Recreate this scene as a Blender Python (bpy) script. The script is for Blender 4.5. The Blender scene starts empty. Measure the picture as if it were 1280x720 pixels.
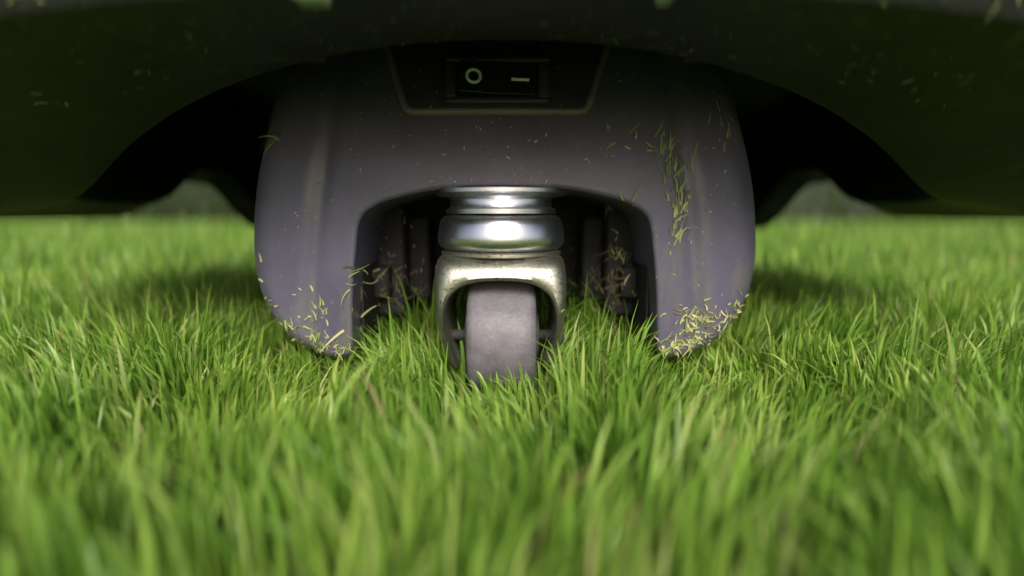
import bpy, bmesh, math, random
import numpy as np
from mathutils import Vector, Matrix
from mathutils.bvhtree import BVHTree
from mathutils.geometry import delaunay_2d_cdt
random.seed(4); rng=np.random.default_rng(7)
S=bpy.context.scene
S.view_settings.view_transform='Standard'; S.view_settings.look='None'; S.view_settings.exposure=0

# ---------------------------------------------------------------- materials
def newmat(n):
    m=bpy.data.materials.new(n); m.use_nodes=True
    nt=m.node_tree; b=nt.nodes['Principled BSDF']
    return m,nt,b
def N(nt,t,**k):
    n=nt.nodes.new(t)
    for a,v in k.items(): setattr(n,a,v)
    return n
def ramp(nt,fac,stops):
    r=N(nt,'ShaderNodeValToRGB'); e=r.color_ramp.elements
    while len(e)<len(stops): e.new(0.5)
    for i,(p,c) in enumerate(stops):
        e[i].position=p; e[i].color=(*c,1)
    nt.links.new(fac,r.inputs['Fac']); return r
def noise(nt,scale,detail=4,vec=None,rough=.55):
    n=N(nt,'ShaderNodeTexNoise'); n.inputs['Scale'].default_value=scale
    n.inputs['Detail'].default_value=detail; n.inputs['Roughness'].default_value=rough
    if vec: nt.links.new(vec,n.inputs['Vector'])
    return n
def dirty(name,c1,c2,rough,scale=40,dust=(.16,.17,.10),dustamt=.5,metal=0,bump=.15,bscale=1500,rvar=.15,th=.6,smear=0):
    m,nt,b=newmat(name); L=nt.links
    tc=N(nt,'ShaderNodeTexCoord'); v=tc.outputs['Object']
    n1=noise(nt,scale,5,v); r1=ramp(nt,n1.outputs['Fac'],[(.3,c1),(.7,c2)])
    n2=noise(nt,scale*7,6,v,.7); r2=ramp(nt,n2.outputs['Fac'],[(th,(0,0,0)),(th+.12,(dustamt,)*3)])
    mx=N(nt,'ShaderNodeMix',data_type='RGBA')
    L.new(r2.outputs['Color'],mx.inputs['Factor']); L.new(r1.outputs['Color'],mx.inputs[6]); mx.inputs[7].default_value=(*dust,1)
    col=mx.outputs[2]
    if smear:   # dried mud smears, streaked vertically and thicker low down on the part
        mp=N(nt,'ShaderNodeMapping'); mp.inputs['Scale'].default_value=(1,1,.3); L.new(v,mp.inputs['Vector'])
        n4=noise(nt,70,7,mp.outputs['Vector'],.72)
        sp=N(nt,'ShaderNodeSeparateXYZ'); L.new(v,sp.inputs[0])
        mr2=N(nt,'ShaderNodeMapRange'); mr2.inputs['From Min'].default_value=.085; mr2.inputs['From Max'].default_value=.03
        mr2.inputs['To Min'].default_value=.0; mr2.inputs['To Max'].default_value=.14; L.new(sp.outputs['Z'],mr2.inputs['Value'])
        ad=N(nt,'ShaderNodeMath',operation='ADD'); L.new(n4.outputs['Fac'],ad.inputs[0]); L.new(mr2.outputs['Result'],ad.inputs[1])
        r4=ramp(nt,ad.outputs[0],[(.56,(0,0,0)),(.74,(smear,)*3)])
        m3=N(nt,'ShaderNodeMix',data_type='RGBA'); L.new(r4.outputs['Color'],m3.inputs['Factor']); L.new(col,m3.inputs[6]); m3.inputs[7].default_value=(.15,.145,.11,1)
        col=m3.outputs[2]
    L.new(col,b.inputs['Base Color'])
    n3=noise(nt,bscale,2,v); bp=N(nt,'ShaderNodeBump'); bp.inputs['Strength'].default_value=bump; bp.inputs['Distance'].default_value=.0004
    L.new(n3.outputs['Fac'],bp.inputs['Height']); L.new(bp.outputs['Normal'],b.inputs['Normal'])
    mr=N(nt,'ShaderNodeMapRange'); mr.inputs['To Min'].default_value=rough-rvar; mr.inputs['To Max'].default_value=rough+rvar
    L.new(n2.outputs['Fac'],mr.inputs['Value']); L.new(mr.outputs['Result'],b.inputs['Roughness'])
    b.inputs['Metallic'].default_value=metal
    return m
M_ch=dirty('chassis_plastic',(.078,.072,.108),(.110,.102,.148),.38,25,dust=(.32,.32,.30),dustamt=.4,th=.62,rvar=.1,bump=.3,smear=.5)
M_sh=dirty('shell_plastic',(.010,.010,.009),(.024,.025,.019),.6,60,dust=(.10,.12,.06),dustamt=.6,th=.56)
M_in=dirty('inner_plastic',(.005,.004,.006),(.009,.008,.011),.75,40,dust=(.05,.04,.025),dustamt=.4)
M_panel=dirty('panel_plastic',(.035,.032,.042),(.055,.05,.062),.45,60,dust=(.2,.2,.18),dustamt=.4,th=.62)
M_rim=dirty('panel_rim_plastic',(.15,.125,.135),(.20,.17,.18),.45,60)
M_black=dirty('switch_plastic',(.014,.014,.017),(.022,.022,.026),.25,60,dust=(.3,.3,.28),dustamt=.3,th=.68)
M_white=dirty('switch_print',(.86,.87,.82),(.90,.91,.87),.6,60,dustamt=.1)
M_chrome=dirty('chromed_steel',(.66,.65,.71),(.80,.79,.86),.30,50,dust=(.3,.28,.2),dustamt=.35,metal=1,bump=.1,rvar=.1,th=.62)
M_fork=dirty('zinc_steel',(.33,.33,.27),(.46,.45,.38),.46,70,dust=(.10,.075,.04),dustamt=.85,metal=1,bump=.3,bscale=600,th=.53)
M_tyre=dirty('grey_rubber',(.10,.088,.10),(.165,.148,.165),.5,110,dust=(.09,.09,.055),dustamt=.8,th=.54,bump=.5,bscale=450)
M_dark=dirty('black_rubber',(.015,.015,.015),(.03,.03,.03),.8,50)
M_label=dirty('label_pale',(.5,.6,.38),(.6,.68,.45),.5,90)

def shade(o,ang=35):
    for p in o.data.polygons: p.use_smooth=True
    bm=bmesh.new(); bm.from_mesh(o.data)
    for e in bm.edges:
        if len(e.link_faces)==2 and e.calc_face_angle(0)>math.radians(ang): e.smooth=False
    bm.to_mesh(o.data); bm.free()
def obj(name,me,mat,parent=None):
    o=bpy.data.objects.new(name,me); S.collection.objects.link(o)
    if mat: me.materials.append(mat)
    if parent: o.parent=parent
    return o
mower=bpy.data.objects.new('robot_lawn_mower',None); S.collection.objects.link(mower)

def bm_obj(name,bm,mat,ang=35,parent=mower):
    bmesh.ops.recalc_face_normals(bm,faces=bm.faces)
    me=bpy.data.meshes.new(name); bm.to_mesh(me); bm.free()
    o=obj(name,me,mat,parent); shade(o,ang); return o
def box(name,x0,x1,y0,y1,z0,z1,mat,bev=.003,seg=3,taper=None):
    bm=bmesh.new(); bmesh.ops.create_cube(bm,size=1)
    for v in bm.verts:
        v.co=Vector(((x0+x1)/2+v.co.x*(x1-x0),(y0+y1)/2+v.co.y*(y1-y0),(z0+z1)/2+v.co.z*(z1-z0)))
    if taper: 
        for v in bm.verts: taper(v.co)
    if bev: bmesh.ops.bevel(bm,geom=bm.edges[:],offset=bev,segments=seg,affect='EDGES',profile=.5)
    return bm_obj(name,bm,mat)
def lathe(name,prof,mat,c=(0,0,0),axis='Z',seg=96,ang=35):
    bm=bmesh.new(); rings=[]
    for r,h in prof:
        ring=[]
        for i in range(seg):
            a=2*math.pi*i/seg
            if axis=='Z': p=(c[0]+r*math.cos(a),c[1]+r*math.sin(a),c[2]+h)
            else: p=(c[0]+h,c[1]+r*math.cos(a),c[2]+r*math.sin(a))
            ring.append(bm.verts.new(p))
        rings.append(ring)
    for A,B in zip(rings,rings[1:]):
        for i in range(seg): bm.faces.new((A[i],A[(i+1)%seg],B[(i+1)%seg],B[i]))
    bm.faces.new(rings[0]); bm.faces.new(rings[-1])
    return bm_obj(name,bm,mat,ang)
def smooth(a,b,x):
    t=min(1,max(0,(x-a)/(b-a))); return t*t*(3-2*t)

# ---------------------------------------------------------------- front chassis housing
Y0=.287
def yoff(x,z):
    ax=abs(x)
    y=1.1*ax*ax + 3.1*max(0,z-.10)**2 + 1.2*max(0,.075-z)**2
    xc=.105-(z-.045)*.14          # moulded crease on each lobe
    y+=.0015*math.exp(-((ax-xc)/.0034)**2)
    y-=.0024*smooth(xc,xc+.010,ax)
    return y
def catmull(pts,n=8):
    out=[]
    for i in range(len(pts)-1):
        p0=pts[max(i-1,0)];p1=pts[i];p2=pts[i+1];p3=pts[min(i+2,len(pts)-1)]
        for k in range(n):
            t=k/n
            out.append(tuple(.5*((2*p1[j])+(-p0[j]+p2[j])*t+(2*p0[j]-5*p1[j]+4*p2[j]-p3[j])*t*t+(-p0[j]+3*p1[j]-3*p2[j]+p3[j])*t**3) for j in range(len(p1))))
    out.append(pts[-1]); return out
half=[(0,.1145,.0022),(.03,.1138,.0022),(.054,.1095,.0022),(.068,.1045,.0022),(.0755,.097,.0025),(.0785,.080,.0025),(.0808,.06,.0025),(.0822,.04,.0025),
      (.0828,.029,.0025),(.086,.0235,.004),(.098,.0225,.005),(.112,.027,.008),(.127,.038,.011),(.1380,.055,.014),(.1425,.075,.016),(.1420,.095,.017),(.1390,.12,.018),(.133,.15,.018),(.126,.185,.016),(.117,.21,.014)]
R=catmull(half,6)
Lh=[(-x*1.0,z,r) for x,z,r in R[1:]][::-1]
outl=Lh+R
n=len(outl)
P=[Vector((a,b)) for a,b,_ in outl]
nor=[]
for i in range(n):
    d=(P[(i+1)%n]-P[(i-1)%n]) if 0<i<n-1 else (P[1]-P[0] if i==0 else P[-1]-P[-2])
    d.normalize(); nor.append(Vector((-d.y,d.x)))
bm=bmesh.new(); rings=[]
def ring(off,yadd):
    r=[]
    for i in range(n):
        q=P[i]+nor[i]*off(outl[i][2])
        r.append(bm.verts.new((q.x,Y0+yadd(outl[i][2]),q.y)))
    rings.append(r)
for yb in (.112,.08,.05): ring(lambda r:0,lambda r,yb=yb:yb)
K=7
for k in range(K+1):
    a=math.pi/2*k/K
    ring(lambda r,a=a:r*(1-math.cos(a)),lambda r,a=a:r*(1-math.sin(a)))
for A,B in zip(rings,rings[1:]):
    for i in range(n-1): bm.faces.new((A[i],A[i+1],B[i+1],B[i]))
loop=[Vector((v.co.x,v.co.z)) for v in rings[-1]]
def inside(q):
    c=False; j=len(loop)-1
    for i in range(len(loop)):
        a,b=loop[i],loop[j]
        if (a.y>q.y)!=(b.y>q.y) and q.x<(b.x-a.x)*(q.y-a.y)/(b.y-a.y)+a.x: c=not c
        j=i
    return c
pts2=list(loop)
for ix in range(-50,51):
    for iz in range(8,80):
        q=Vector((ix*.0028+(.0014 if iz%2 else 0),iz*.0028))
        if inside(q) and min((q-l).length for l in loop)>.0016: pts2.append(q)
nl=len(loop)
vo,eo,fo,_,_,_=delaunay_2d_cdt(pts2,[(i,(i+1)%nl) for i in range(nl)],[],1,1e-6)
vm=[]
for q in vo:
    vm.append(bm.verts.new((q.x,Y0,q.y)))
for f in fo:
    c=sum((vo[i] for i in f),Vector((0,0)))/len(f)
    if inside(c): bm.faces.new([vm[i] for i in f])
bmesh.ops.remove_doubles(bm,verts=bm.verts,dist=.00006)
bmesh.ops.delete(bm,geom=[v for v in bm.verts if not v.link_faces],context='VERTS')
for v in bm.verts: v.co.y+=yoff(v.co.x,v.co.z)
chassis=bm_obj('front_chassis_housing',bm,M_ch,50)
def ys(x,z): return Y0+yoff(x,z)

box('well_back_wall',-.125,.125,.392,.40,.045,.205,M_in,.002)
box('well_ceiling',-.084,.084,.31,.395,.1155,.122,M_in,.001)
for s in (-1,1):
    for i,(xa,xb,ya,yb,za,zb) in enumerate([(.062,.0805,.345,.39,.038,.106),(.049,.064,.362,.391,.046,.10),(.070,.0805,.335,.350,.050,.070)]):
        box('well_rib_%d'%i,min(s*xa,s*xb),max(s*xa,s*xb),ya,yb,za,zb,M_in,.003)
    # thin dark sheet over the inside wall of the lobe
    box('well_side_sheet',min(s*.0795,s*.0812),max(s*.0795,s*.0812),.312,.392,.034,.100,M_in,.0006)
    box('lobe_foot',min(s*.085,s*.112),max(s*.085,s*.112),.33,.385,.030,.045,M_in,.004)
def tp(c):
    if c.z<.1: c.x*=.96
box('cutting_deck',-.132,.132,.402,.86,.05,.23,M_in,.02,4,tp)
lathe('blade_disc_guard',[(.005,.028),(.095,.028),(.10,.033),(.10,.050),(.005,.0505)],M_in,(0,.60,0))

# ---------------------------------------------------------------- switch panel
def ribbon_tube(name,pts,r,mat,closed=False,seg=8):
    bm=bmesh.new(); rg=[]
    m=len(pts)
    for i,p in enumerate(pts):
        a=Vector(pts[(i-1)%m] if closed or i>0 else pts[0]); b=Vector(pts[(i+1)%m] if closed or i<m-1 else pts[-1])
        t=(b-a).normalized(); u=t.cross(Vector((0,1,0))).normalized(); w=u.cross(t)
        rg.append([bm.verts.new(Vector(p)+r*(math.cos(2*math.pi*k/seg)*u+math.sin(2*math.pi*k/seg)*w)) for k in range(seg)])
    rr=list(zip(rg,rg[1:]))+([(rg[-1],rg[0])] if closed else [])
    for A,B in rr:
        for k in range(seg): bm.faces.new((A[k],A[(k+1)%seg],B[(k+1)%seg],B[k]))
    if not closed: bm.faces.new(rg[0]); bm.faces.new(rg[-1])
    return bm_obj(name,bm,mat,60)
cx=-.004
corner=[(-.060,.193),(-.0575,.187),(-.0475,.1575),(-.045,.1548),(-.042,.1540),(.042,.1540),(.045,.1548),(.0475,.1575),(.0575,.187),(.060,.193)]
fine=[]
for a,b in zip(corner,corner[1:]):
    for k in range(6):
        fine.append((a[0]+(b[0]-a[0])*k/6,a[1]+(b[1]-a[1])*k/6))
fine.append(corner[-1])
ribbon_tube('panel_rim',[(x+cx,ys(x+cx,z)-.0003,z-.001) for x,z in fine],.0020,M_rim)
bm=bmesh.new(); rows=[]
for j in range(9):
    z=.1535+(.193-.1535)*j/8; hw=.0455+(.0595-.0455)*j/8
    rows.append([bm.verts.new((cx+hw*(-1+2*i/12),ys(cx+hw*(-1+2*i/12),z)-.0010,z)) for i in range(13)])
for A,B in zip(rows,rows[1:]):
    for i in range(12): bm.faces.new((A[i],A[i+1],B[i+1],B[i]))
bm_obj('panel_plate',bm,M_panel)
sw=bpy.data.objects.new('rocker_switch',None); S.collection.objects.link(sw); sw.parent=mower
sz=.1685; sx=-.0035
tilt=math.atan((ys(sx,.18)-ys(sx,.16))/.02)
sw.location=(sx,ys(sx,sz)-.002,sz); sw.rotation_euler=(-tilt*.6,0,0)
def swbox(name,x0,x1,y0,y1,z0,z1,mat,bev,fn=None):
    o=box(name,x0,x1,y0,y1,z0,z1,mat,bev,3,fn); o.parent=sw; return o
hw,hh=.0265,.0125
swbox('bezel_top',-hw,hw,-.003,.004,hh-.003,hh,M_panel,.001)
swbox('bezel_bottom',-hw,hw,-.003,.002,-hh,-hh+.003,M_panel,.001)
swbox('bezel_left',-hw,-hw+.0055,-.0028,.003,-hh+.0028,hh-.0028,M_panel,.001)
swbox('bezel_right',hw-.0055,hw,-.0028,.003,-hh+.0028,hh-.0028,M_panel,.001)
bm=bmesh.new()
prof=[(-.0190,-.0062),(-.0185,-.0068),(-.001,-.0040),(.0,-.0038),(.001,-.0037),(.0185,-.0022),(.0190,-.0015),(.0190,.002),(-.0190,.002)]
a=[bm.verts.new((x,y,-.0082)) for x,y in prof]; b=[bm.verts.new((x,y,.0082)) for x,y in prof]
bm.faces.new(a); bm.faces.new(b)
for i in range(len(prof)): bm.faces.new((a[i],a[(i+1)%len(prof)],b[(i+1)%len(prof)],b[i]))
o=bm_obj('rocker',bm,M_black,25); o.parent=sw
mod=o.modifiers.new('b','BEVEL'); mod.width=.0006; mod.segments=2
def ry(x): return -.0068+(x+.0185)*(.0028/.0175) if x<-.001 else -.0037+(x-.001)*(.0015/.0175)
o=ribbon_tube('symbol_off',[(-.0118+.0034*math.cos(t*math.tau/28),ry(-.0118+.0034*math.cos(t*math.tau/28))-.0004,.0034*math.sin(t*math.tau/28)) for t in range(28)],.00080,M_white,True,6); o.parent=sw
o=ribbon_tube('symbol_on',[(.0072,ry(.0072)-.0004,-.0004),(.0118,ry(.0118)-.0004,-.0004),(.0162,ry(.0162)-.0004,-.0004)],.00080,M_white,False,6); o.parent=sw

# ---------------------------------------------------------------- caster
C=(-.002,.311,0)
lathe('caster_top_plate',[(.006,.1150),(.0335,.1150),(.0360,.1138),(.0360,.1120),(.0345,.1108),(.029,.1100),(.0275,.1085),(.0275,.1060),(.028,.1045),(.0300,.1035),(.0300,.1012),(.005,.1010)],M_chrome,C)
prof=[(.005,.1008),(.0270,.1006),(.0298,.1002),(.0318,.0992),(.0330,.0975),(.0336,.0955),(.0341,.0930),(.0345,.0905),(.0347,.0885),(.0346,.0865),(.0341,.0848),(.0330,.0833),(.0312,.0822),(.0285,.0814),(.005,.0812)]
lathe('caster_bearing_race',prof,M_chrome,C,ang=70)
lathe('caster_lower_race',[(.005,.0815),(.0315,.0815),(.0330,.0808),(.0330,.0796),(.0315,.0788),(.005,.0788)],M_fork,C)
outer=[(-.0270,.020),(-.0312,.026),(-.0332,.038),(-.0342,.050),(-.0346,.062),(-.0344,.070),(-.0335,.0765),(-.031,.0797),(-.024,.0804),(0,.0806)]
inner=[(-.0225,.020),(-.0262,.030),(-.0284,.042),(-.0284,.050),(-.0260,.0580),(-.0200,.0640),(-.0120,.0668),(0,.0676)]
def mirror(l): return l+[(-x,z) for x,z in l[::-1][1:]]
oo=mirror(catmull(outer,5)); ii=mirror(catmull(inner,5))
def resample(l,m):
    d=[0]
    for a,b in zip(l,l[1:]): d.append(d[-1]+math.dist(a,b))
    out=[]
    for k in range(m):
        t=d[-1]*k/(m-1); j=max(i for i in range(len(d)) if d[i]<=t+1e-12); j=min(j,len(l)-2)
        u=(t-d[j])/(d[j+1]-d[j]); out.append((l[j][0]+(l[j+1][0]-l[j][0])*u,l[j][1]+(l[j+1][1]-l[j][1])*u))
    return out
m=61; oo=resample(oo,m); ii=resample(ii,m)
bm=bmesh.new()
sec=[(0,.034),(0,.012),(.0,-.012),(.02,-.018),(.07,-.0235),(.16,-.0280),(.34,-.0315),(.60,-.0338),(.84,-.0344),(.95,-.0334),(1,-.030),(1,-.012),(1,.012),(1,.034)]
rings=[]
for i in range(m):
    zf=(oo[i][1]-.02)/.06
    rg=[]
    for t,y in sec:
        x=oo[i][0]*(1-t)+ii[i][0]*t; z=oo[i][1]*(1-t)+ii[i][1]*t
        yy=C[1]+y*(.62+.38*smooth(0,.75,zf))
        rg.append(bm.verts.new((C[0]+x,yy,z)))
    rings.append(rg)
for A,B in zip(rings,rings[1:]):
    for k in range(len(sec)): bm.faces.new((A[k],A[(k+1)%len(sec)],B[(k+1)%len(sec)],B[k]))
bm.faces.new(rings[0]); bm.faces.new(rings[-1])
bm_obj('caster_fork',bm,M_fork,40)
W=(C[0]+.0005,.3085,.0340)
r=.0335; w=.0180
lathe('caster_tyre',[(.012,-w+.001),(.026,-w),(.0300,-w),(r-.0012,-w+.0012),(r-.0002,-w+.0035),(r,-w*.4),(r,w*.4),(r-.0002,w-.0035),(r-.0012,w-.0012),(.0300,w),(.026,w),(.012,w-.001)],M_tyre,W,'X',96,40)
lathe('caster_hub',[(.004,-w-.002),(.013,-w-.002),(.014,-w+.002),(.014,w-.002),(.013,w+.002),(.004,w+.002)],M_dark,W,'X')
lathe('caster_axle_bolt',[(.002,-.0345),(.0055,-.0345),(.006,-.0335),(.006,-.0305),(.003,-.030),(.003,.030),(.006,.0305),(.006,.0335),(.0055,.0345),(.002,.0345)],M_dark,W,'X',24)

# ---------------------------------------------------------------- outer shell
a_,b_,cy=.36,.38,.55
def plan(t,a,b):
    c,s=math.cos(t),math.sin(t); e=2/3.0
    return math.copysign(abs(c)**e,c)*a, cy+math.copysign(abs(s)**e,s)*b
def zr(x,y,inner):
    zf=(.165-.6*x*x)*inner+(.1665-.16*x*x)*(1-inner)
    side=.099+.038*smooth(.52,.62,y)-.055*smooth(.66,.76,y)
    return zf+(side-zf)*smooth(.22,.36,y)
bm=bmesh.new(); NS=240; rings=[]
secs=[(.115,.085),(.100,.050),(.093,.018),(.090,.0125),(.084,.0108),(.04,.0055),(.012,.0008),(.004,.0),(.0,.004),(-.004,.014),(-.006,.04),(0,.09),(.02,.14),(.07,.175),(.16,.195),(.28,.20)]
for ins,dz in secs:
    rg=[]
    for i in range(NS):
        t=2*math.pi*i/NS
        x,y=plan(t,a_,b_)
        fr=smooth(.45,.2,y)
        k=ins if ins>.12 or ins<.005 else ins*(.38+.62*fr)
        x2,y2=plan(t,a_-k,b_-k)
        inn=min(1,max(0,ins/.084))
        zb=zr(x,y,inn)
        z=zb+dz
        if dz>.03:
            q=smooth(.03,.14,dz); z=(zb+dz)*(1-q)+(.165+dz)*q
        rg.append(bm.verts.new((x2,y2,z)))
    rings.append(rg)
for A,B in zip(rings,rings[1:]):
    for i in range(NS): bm.faces.new((A[i],A[(i+1)%NS],B[(i+1)%NS],B[i]))
bm.faces.new(rings[0]); bm.faces.new(rings[-1])
shell=bm_obj('outer_shell',bm,M_sh,40)
box('shell_badge',-.0585,-.0495,.1665,.176,.1618,.170,M_label,.001)
box('shell_badge_small',.0465,.0505,.1665,.176,.1622,.170,M_label,.001)
for s in (-1,1):
    lathe('lip_screw',[(.001,.0),(.0055,.0),(.006,.001),(.006,.006),(.001,.006)],M_black,(s*.085,.262,.169),'Z',24)
for s in (-1,1):
    lathe('drive_wheel',[(.02,-.03),(.06,-.028),(.065,-.022),(.095,-.025),(.105,-.02),(.108,0),(.105,.02),(.095,.025),(.065,.022),(.06,.028),(.02,.03)],M_dark,(s*.195,.74,.105),'X',64)

# ---------------------------------------------------------------- ribbons -> mesh
def blade_mesh(name,base,h,w,face,lean_dir,lean,mat,z0=None,rnd=None):
    T=np.array([0,.3,.58,.82]); WT=np.array([.75,1,.88,.55])
    n=len(h); 
    zz=np.zeros(n) if z0 is None else z0
    lx,ly=np.cos(lean_dir),np.sin(lean_dir)
    co=np.zeros((n,9,3),np.float32)
    def centre(t):
        ang=lean*t**1.8
        return np.stack([base[:,0]+lx*h*np.sin(ang)*t*.95,base[:,1]+ly*h*np.sin(ang)*t*.95,zz+h*np.cos(ang*.9)*t],1)
    for k,(t,wt) in enumerate(zip(T,WT)):
        c=centre(t); tw=.5*t*(face*7%1-.5)
        ox=np.stack([np.cos(face+tw)*w*wt/2,np.sin(face+tw)*w*wt/2,np.zeros(n)],1)
        co[:,2*k]=c-ox; co[:,2*k+1]=c+ox
    co[:,8]=centre(1.0)
    fq=np.array([0,1,3,2, 2,3,5,4, 4,5,7,6, 6,7,8]); 
    idx=(np.arange(n)[:,None]*9+fq[None]).ravel().astype(np.int32)
    ls=(np.arange(n)[:,None]*15+np.array([0,4,8,12])[None]).ravel().astype(np.int32)
    me=bpy.data.meshes.new(name); me.vertices.add(n*9); me.vertices.foreach_set('co',co.ravel())
    me.loops.add(len(idx)); me.loops.foreach_set('vertex_index',idx)
    me.polygons.add(len(ls)); me.polygons.foreach_set('loop_start',ls)
    me.update(calc_edges=True)
    me.polygons.foreach_set('use_smooth',np.ones(len(ls),bool))
    if rnd is None: rnd=rng.random(n)
    at=me.attributes.new('rnd','FLOAT','POINT'); at.data.foreach_set('value',np.repeat(rnd,9).astype(np.float32))
    at=me.attributes.new('tt','FLOAT','POINT'); at.data.foreach_set('value',np.tile(np.array([0,0,.3,.3,.58,.58,.82,.82,1]),n).astype(np.float32))
    return obj(name,me,mat)

def grass_mat(name,stops,transl=.35,gloss=.5):
    m,nt,b=newmat(name); L=nt.links
    at=N(nt,'ShaderNodeAttribute',attribute_name='rnd'); tt=N(nt,'ShaderNodeAttribute',attribute_name='tt')
    r=ramp(nt,at.outputs['Fac'],stops)
    geo=N(nt,'ShaderNodeNewGeometry')
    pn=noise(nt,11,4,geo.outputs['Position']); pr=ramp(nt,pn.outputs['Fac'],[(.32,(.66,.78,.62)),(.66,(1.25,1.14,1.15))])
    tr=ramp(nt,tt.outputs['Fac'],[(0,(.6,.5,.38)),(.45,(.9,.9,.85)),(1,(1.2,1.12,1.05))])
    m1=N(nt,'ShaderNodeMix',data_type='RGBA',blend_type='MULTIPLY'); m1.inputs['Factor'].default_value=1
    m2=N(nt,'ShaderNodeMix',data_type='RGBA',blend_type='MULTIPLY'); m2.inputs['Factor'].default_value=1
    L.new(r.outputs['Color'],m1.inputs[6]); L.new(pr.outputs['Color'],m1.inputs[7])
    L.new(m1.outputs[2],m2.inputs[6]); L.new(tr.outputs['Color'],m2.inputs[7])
    L.new(m2.outputs[2],b.inputs['Base Color']); b.inputs['Roughness'].default_value=gloss
    t=N(nt,'ShaderNodeBsdfTranslucent'); L.new(m2.outputs[2],t.inputs['Color'])
    ms=N(nt,'ShaderNodeMixShader'); ms.inputs[0].default_value=transl
    L.new(b.outputs[0],ms.inputs[1]); L.new(t.outputs[0],ms.inputs[2])
    L.new(ms.outputs[0],nt.nodes['Material Output'].inputs['Surface'])
    return m
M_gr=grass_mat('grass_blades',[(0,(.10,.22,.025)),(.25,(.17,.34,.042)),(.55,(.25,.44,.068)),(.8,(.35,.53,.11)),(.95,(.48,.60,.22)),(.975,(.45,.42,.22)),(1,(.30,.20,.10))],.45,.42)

def region(nn,x0,x1,y0,y1):
    return np.stack([rng.uniform(x0,x1,nn),rng.uniform(y0,y1,nn)],1)
def zone(nn,x0,x1,y0,y1,hm,hs,w,cone=None):
    p=region(nn,x0,x1,y0,y1)
    if cone is not None:
        p=p[np.abs(p[:,0])<cone*p[:,1]+.15]
    k=len(p); h=np.clip(rng.normal(hm,hs,k),hm*.4,hm*1.7)
    ww=w*rng.uniform(.4,1.5,k)
    return p,h,ww
Z=[zone(95000,-.65,.65,.02,.72,.033,.008,.0017,1.0),
   zone(42000,-2.2,2.2,.72,2.3,.036,.008,.0034,1.0),
   zone(30000,-6,6,2.3,6.5,.042,.010,.012,1.0),
   zone(9000,-.9,.9,-.8,.02,.033,.006,.003)]
p=np.concatenate([z[0] for z in Z]); h=np.concatenate([z[1] for z in Z]); w=np.concatenate([z[2] for z in Z])
h*=1+.2*np.sin(p[:,0]*61+3*np.sin(p[:,1]*37))*np.sin(p[:,1]*53+2*np.cos(p[:,0]*29))
under=(np.abs(p[:,0])<.145)&(p[:,1]>.285)&(p[:,1]<.9)
infront=(np.abs(np.abs(p[:,0])-.115)<.045)&(p[:,1]>.17)&(p[:,1]<=.30)
track=(np.abs(p[:,0]+.002)<.026)&(p[:,1]>.19)&(p[:,1]<=.30)
inwell=(np.abs(p[:,0])<.078)&(p[:,1]>.25)&(p[:,1]<.39)
h=np.where(under&~inwell,np.minimum(h,.024),h)
h=np.where(infront,h*.72,h)
h=np.where(track,h*.60,h)
h=np.where(inwell&(p[:,1]>.34),h*1.4,h)
keep=~((np.abs(p[:,0]-C[0])<.021)&(np.abs(p[:,1]-W[1])<.026))
keep&=~((np.abs(np.abs(p[:,0])-.195)<.035)&(np.abs(p[:,1]-.74)<.06))
p,h,w=p[keep],h[keep],w[keep]
k=len(h)
face=rng.uniform(0,math.tau,k)
ld=-math.pi/2+1.6*np.sin(p[:,0]*33+2*np.sin(p[:,1]*21))+rng.normal(0,.8,k)
lean=np.clip(np.abs(rng.normal(.36,.34,k)),.03,1.4)
rn=np.clip(rng.random(k)*.85+.15*rng.random(k)+.14*np.sin(p[:,0]*47+p[:,1]*31)*np.sin(p[:,1]*58-p[:,0]*17),0,1)
rn=np.where(rng.random(k)<.02,rng.uniform(.96,1,k),np.minimum(rn,.95))
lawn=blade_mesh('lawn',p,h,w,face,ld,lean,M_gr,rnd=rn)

# ground sheet
m,nt,b=newmat('soil_and_thatch'); L=nt.links
geo=N(nt,'ShaderNodeNewGeometry')
n1=noise(nt,160,6,geo.outputs['Position']); r1=ramp(nt,n1.outputs['Fac'],[(.3,(.02,.03,.008)),(.55,(.045,.075,.018)),(.8,(.10,.10,.04))])
n2=noise(nt,1.5,4,geo.outputs['Position']); r2=ramp(nt,n2.outputs['Fac'],[(.35,(.7,.8,.7)),(.7,(1.3,1.25,1.1))])
mx=N(nt,'ShaderNodeMix',data_type='RGBA',blend_type='MULTIPLY'); mx.inputs['Factor'].default_value=1
L.new(r1.outputs['Color'],mx.inputs[6]); L.new(r2.outputs['Color'],mx.inputs[7]); L.new(mx.outputs[2],b.inputs['Base Color']); b.inputs['Roughness'].default_value=.9
M_soil=m
bm=bmesh.new(); bmesh.ops.create_grid(bm,x_segments=60,y_segments=60,size=60)
me=bpy.data.meshes.new('ground'); bm.to_mesh(me); bm.free(); ground=obj('ground',me,M_soil)

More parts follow.
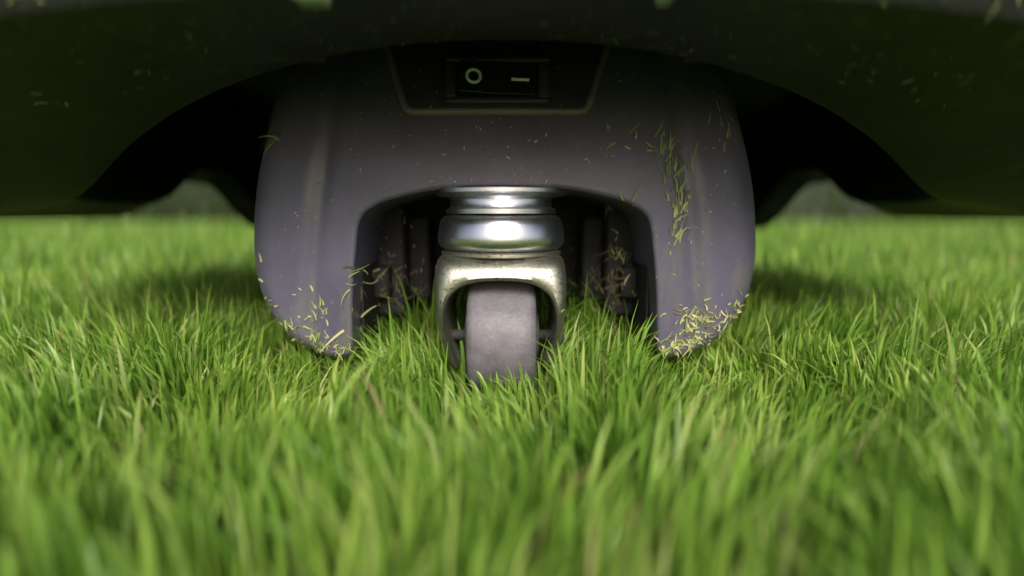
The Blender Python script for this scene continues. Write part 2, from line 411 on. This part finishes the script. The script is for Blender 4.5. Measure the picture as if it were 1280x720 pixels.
# ---------------------------------------------------------------- hedge
M_leaf=grass_mat('hedge_leaves',[(0,(.025,.06,.012)),(.5,(.05,.11,.02)),(.9,(.09,.16,.035)),(1,(.20,.12,.05))],.25)
def hedge(name,x0,x1,y0,y1,hh,nl):
    root=bpy.data.objects.new(name,None); S.collection.objects.link(root)
    bm=bmesh.new(); bmesh.ops.create_cube(bm,size=1)
    for v in bm.verts: v.co=Vector(((x0+x1)/2+v.co.x*(x1-x0-.35),(y0+y1)/2+v.co.y*(y1-y0-.35),hh*.47+v.co.z*hh*.94))
    bmesh.ops.subdivide_edges(bm,edges=bm.edges[:],cuts=10,use_grid_fill=True)
    for v in bm.verts: v.co+=Vector((random.uniform(-.08,.08),random.uniform(-.08,.08),random.uniform(-.06,.06)))
    c=bm_obj('hedge_core',bm,M_leaf,80,root)
    p=region(nl,x0,x1,y0,y1)
    z=rng.uniform(0.02,hh,nl)
    bump=.12*np.sin(p[:,0]*3.1+z*2)+.1*np.sin(p[:,0]*7.3)
    p[:,1]+=bump; z=z*(1+.06*np.sin(p[:,0]*2.3))
    l=blade_mesh('leaves',p,rng.uniform(.05,.10,nl),rng.uniform(.03,.06,nl),rng.uniform(0,6.28,nl),rng.uniform(0,6.28,nl),rng.uniform(.5,1.9,nl),M_leaf,z0=z)
    l.parent=root
hedge('hedge',-9,9,7.0,7.9,1.9,30000)
hedge('hedge',-8.2,-7.3,-1,7.0,1.8,10000)
hedge('hedge',7.3,8.2,-1,7.0,1.8,10000)

# ---------------------------------------------------------------- grass clippings stuck on the machine
allv=[];allf=[]
for o in [chassis,shell]+[o for o in mower.children if o.name.startswith(('cutting','well','lobe','caster_f','panel_plate'))]:
    bse=len(allv); allv+=[v.co.copy() for v in o.data.vertices]; allf+=[[bse+i for i in q.vertices] for q in o.data.polygons]
bvh=BVHTree.FromPolygons(allv,allf)
cv=[];cf=[];cr=[]
def clip(o,d,ln,ang,wd,lift=.0006,curl=1.0,val=None):
    hit,nn,_,_=bvh.ray_cast(Vector(o),Vector(d),.6)
    if hit is None: return
    if nn.dot(Vector(d))>0: nn=-nn
    t0=nn.cross(Vector((0,0,1)) if abs(nn.z)<.9 else Vector((0,1,0))).normalized(); t1=t0.cross(nn).normalized()
    t=(math.cos(ang)*t0+math.sin(ang)*t1); s=nn.cross(t)
    k=5; c=curl*random.uniform(-1.2,1.2); pos=hit+nn*lift; th=0; v=val if val is not None else random.random()
    bse=len(cv); up=random.uniform(0,.35) if curl>0 else 0
    tw=random.uniform(-.8,.8)
    for i in range(k+1):
        u=i/k; wq=wd*(1-.75*u**2)*.5
        side=(-math.sin(th)*t+math.cos(th)*s)
        side=(side*math.cos(tw*u)+nn*math.sin(tw*u))
        cv.append(pos-side*wq); cv.append(pos+side*wq); cr.extend((v,v))
        pos=pos+(math.cos(th)*t+math.sin(th)*s+nn*up*(u*(1-u))*2)*(ln/k); th+=c/k
    for i in range(k): cf.append((bse+2*i,bse+2*i+1,bse+2*i+3,bse+2*i+2))
def cluster(n,x,z,sx_,sz_,ln=(.003,.011),ang=None,val=None,wd=(.0004,.0012),y=.266):
    for _ in range(n):
        a=random.uniform(0,math.tau) if ang is None else random.gauss(ang,.35)
        clip((random.gauss(x,sx_),y,random.gauss(z,sz_)),(0,1,0),random.uniform(*ln),a,random.uniform(*wd),val=val)
def xx(px): return (px-632)*.00045
def zz_(py): return .1+(270-py)*.00043
U=math.pi/2
cluster(18,xx(820),zz_(200),.003,.006,ang=U,wd=(.0005,.0014)); cluster(40,xx(834),zz_(268),.0030,.009,(.003,.010),ang=U+.3,wd=(.0005,.0016)); cluster(6,xx(775),zz_(265),.002,.006,ang=U)
cluster(12,xx(892),zz_(160),.003,.010,ang=U); cluster(7,xx(805),zz_(185),.004,.003); cluster(4,xx(848),zz_(225),.001,.006,(.01,.018),ang=U)
cluster(5,xx(762),zz_(190),.004,.008)
cluster(70,xx(366),zz_(415),.008,.005,(.0015,.006)); cluster(80,xx(398),zz_(434),.013,.002,(.0015,.007)); cluster(18,xx(408),zz_(392),.003,.006,(.002,.007),ang=U); cluster(14,xx(343),zz_(388),.003,.008,(.002,.006))
cluster(90,xx(880),zz_(410),.011,.006,(.0015,.006)); cluster(90,xx(842),zz_(432),.011,.002,(.0015,.007)); cluster(30,xx(855),zz_(402),.006,.005,(.002,.008)); cluster(20,xx(912),zz_(388),.004,.006,(.002,.006))
clip((xx(452),.266,zz_(402)),(0,1,0),.022,2.6,.0013)
clip((xx(440),.266,zz_(412)),(0,1,0),.020,-.6,.0014,val=.9)
clip((xx(338),.266,zz_(328)),(0,1,0),.005,U,.0022,val=1)
for _ in range(280):
    clip((random.uniform(-.12,.12),.266,random.uniform(.045,.19)),(0,1,0),random.uniform(.0006,.0025),random.uniform(0,6.3),random.uniform(.0003,.0008),.0003)
cluster(50,xx(480),zz_(370),.008,.010,(.003,.009),val=.0); cluster(50,xx(775),zz_(360),.006,.012,(.003,.009),val=.0)
cluster(14,xx(455),zz_(365),.003,.008); cluster(10,xx(790),zz_(310),.002,.010,ang=U)
cluster(34,xx(345),zz_(110),.006,.014,(.008,.028),ang=-U,y=.28); cluster(16,xx(350),zz_(160),.005,.006,(.006,.016),y=.28)
cluster(18,xx(965),zz_(98),.006,.006,(.005,.016),y=.28)
for _ in range(220):
    clip((random.uniform(-.2,.2),random.uniform(.178,.256),.10),(0,0,1),random.uniform(.001,.006),random.uniform(0,6.3),random.uniform(.0004,.0009))
for x,y,l in [(.052,.235,.016),(.045,.24,.01),(-.022,.243,.012),(-.02,.24,.009),(-.017,.245,.009)]:
    clip((x,y,.1),(0,0,1),l,random.uniform(0,6),.0009)
me=bpy.data.meshes.new('grass_clippings'); me.from_pydata([tuple(v) for v in cv],[],cf)
at=me.attributes.new('rnd','FLOAT','POINT'); at.data.foreach_set('value',np.array(cr,np.float32))
at=me.attributes.new('tt','FLOAT','POINT'); at.data.foreach_set('value',np.full(len(cr),.8,np.float32))
M_clip=grass_mat('dry_clippings',[(0,(.13,.085,.05)),(.2,(.20,.26,.09)),(.55,(.32,.42,.15)),(.85,(.50,.54,.27)),(1,(.60,.55,.36))],.25)
clo=obj('grass_clippings',me,M_clip)

# ---------------------------------------------------------------- light
wd=bpy.data.worlds.new('World'); S.world=wd; wd.use_nodes=True; nt=wd.node_tree
sky=nt.nodes.new('ShaderNodeTexSky'); sky.sky_type='NISHITA'; sky.sun_disc=False
EL=math.radians(34); AZ=math.radians(174)  # behind the lens
sky.sun_elevation=EL; sky.sun_rotation=AZ; sky.dust_density=3; sky.air_density=1
bg=nt.nodes['Background']; bg.inputs['Strength'].default_value=.15; nt.links.new(sky.outputs[0],bg.inputs['Color'])
sd=bpy.data.lights.new('Sun','SUN'); sd.energy=4.3; sd.angle=math.radians(22); sd.color=(1,.97,.93)
so=bpy.data.objects.new('sun',sd); S.collection.objects.link(so)
dirv=Vector((math.sin(AZ)*math.cos(EL),math.cos(AZ)*math.cos(EL),math.sin(EL)))
so.rotation_euler=dirv.to_track_quat('Z','Y').to_euler(); so.location=dirv*5

# ---------------------------------------------------------------- camera
cd=bpy.data.cameras.new('Camera'); co=bpy.data.objects.new('Camera',cd); S.collection.objects.link(co)
co.location=(.004,0,.1); co.rotation_euler=(math.radians(90-7.33),0,0)
cd.sensor_width=36; cd.lens=19.7; cd.clip_start=.005; cd.clip_end=300
cd.dof.use_dof=True; cd.dof.focus_distance=.29; cd.dof.aperture_fstop=1.8; cd.dof.aperture_ratio=2.0
S.camera=co
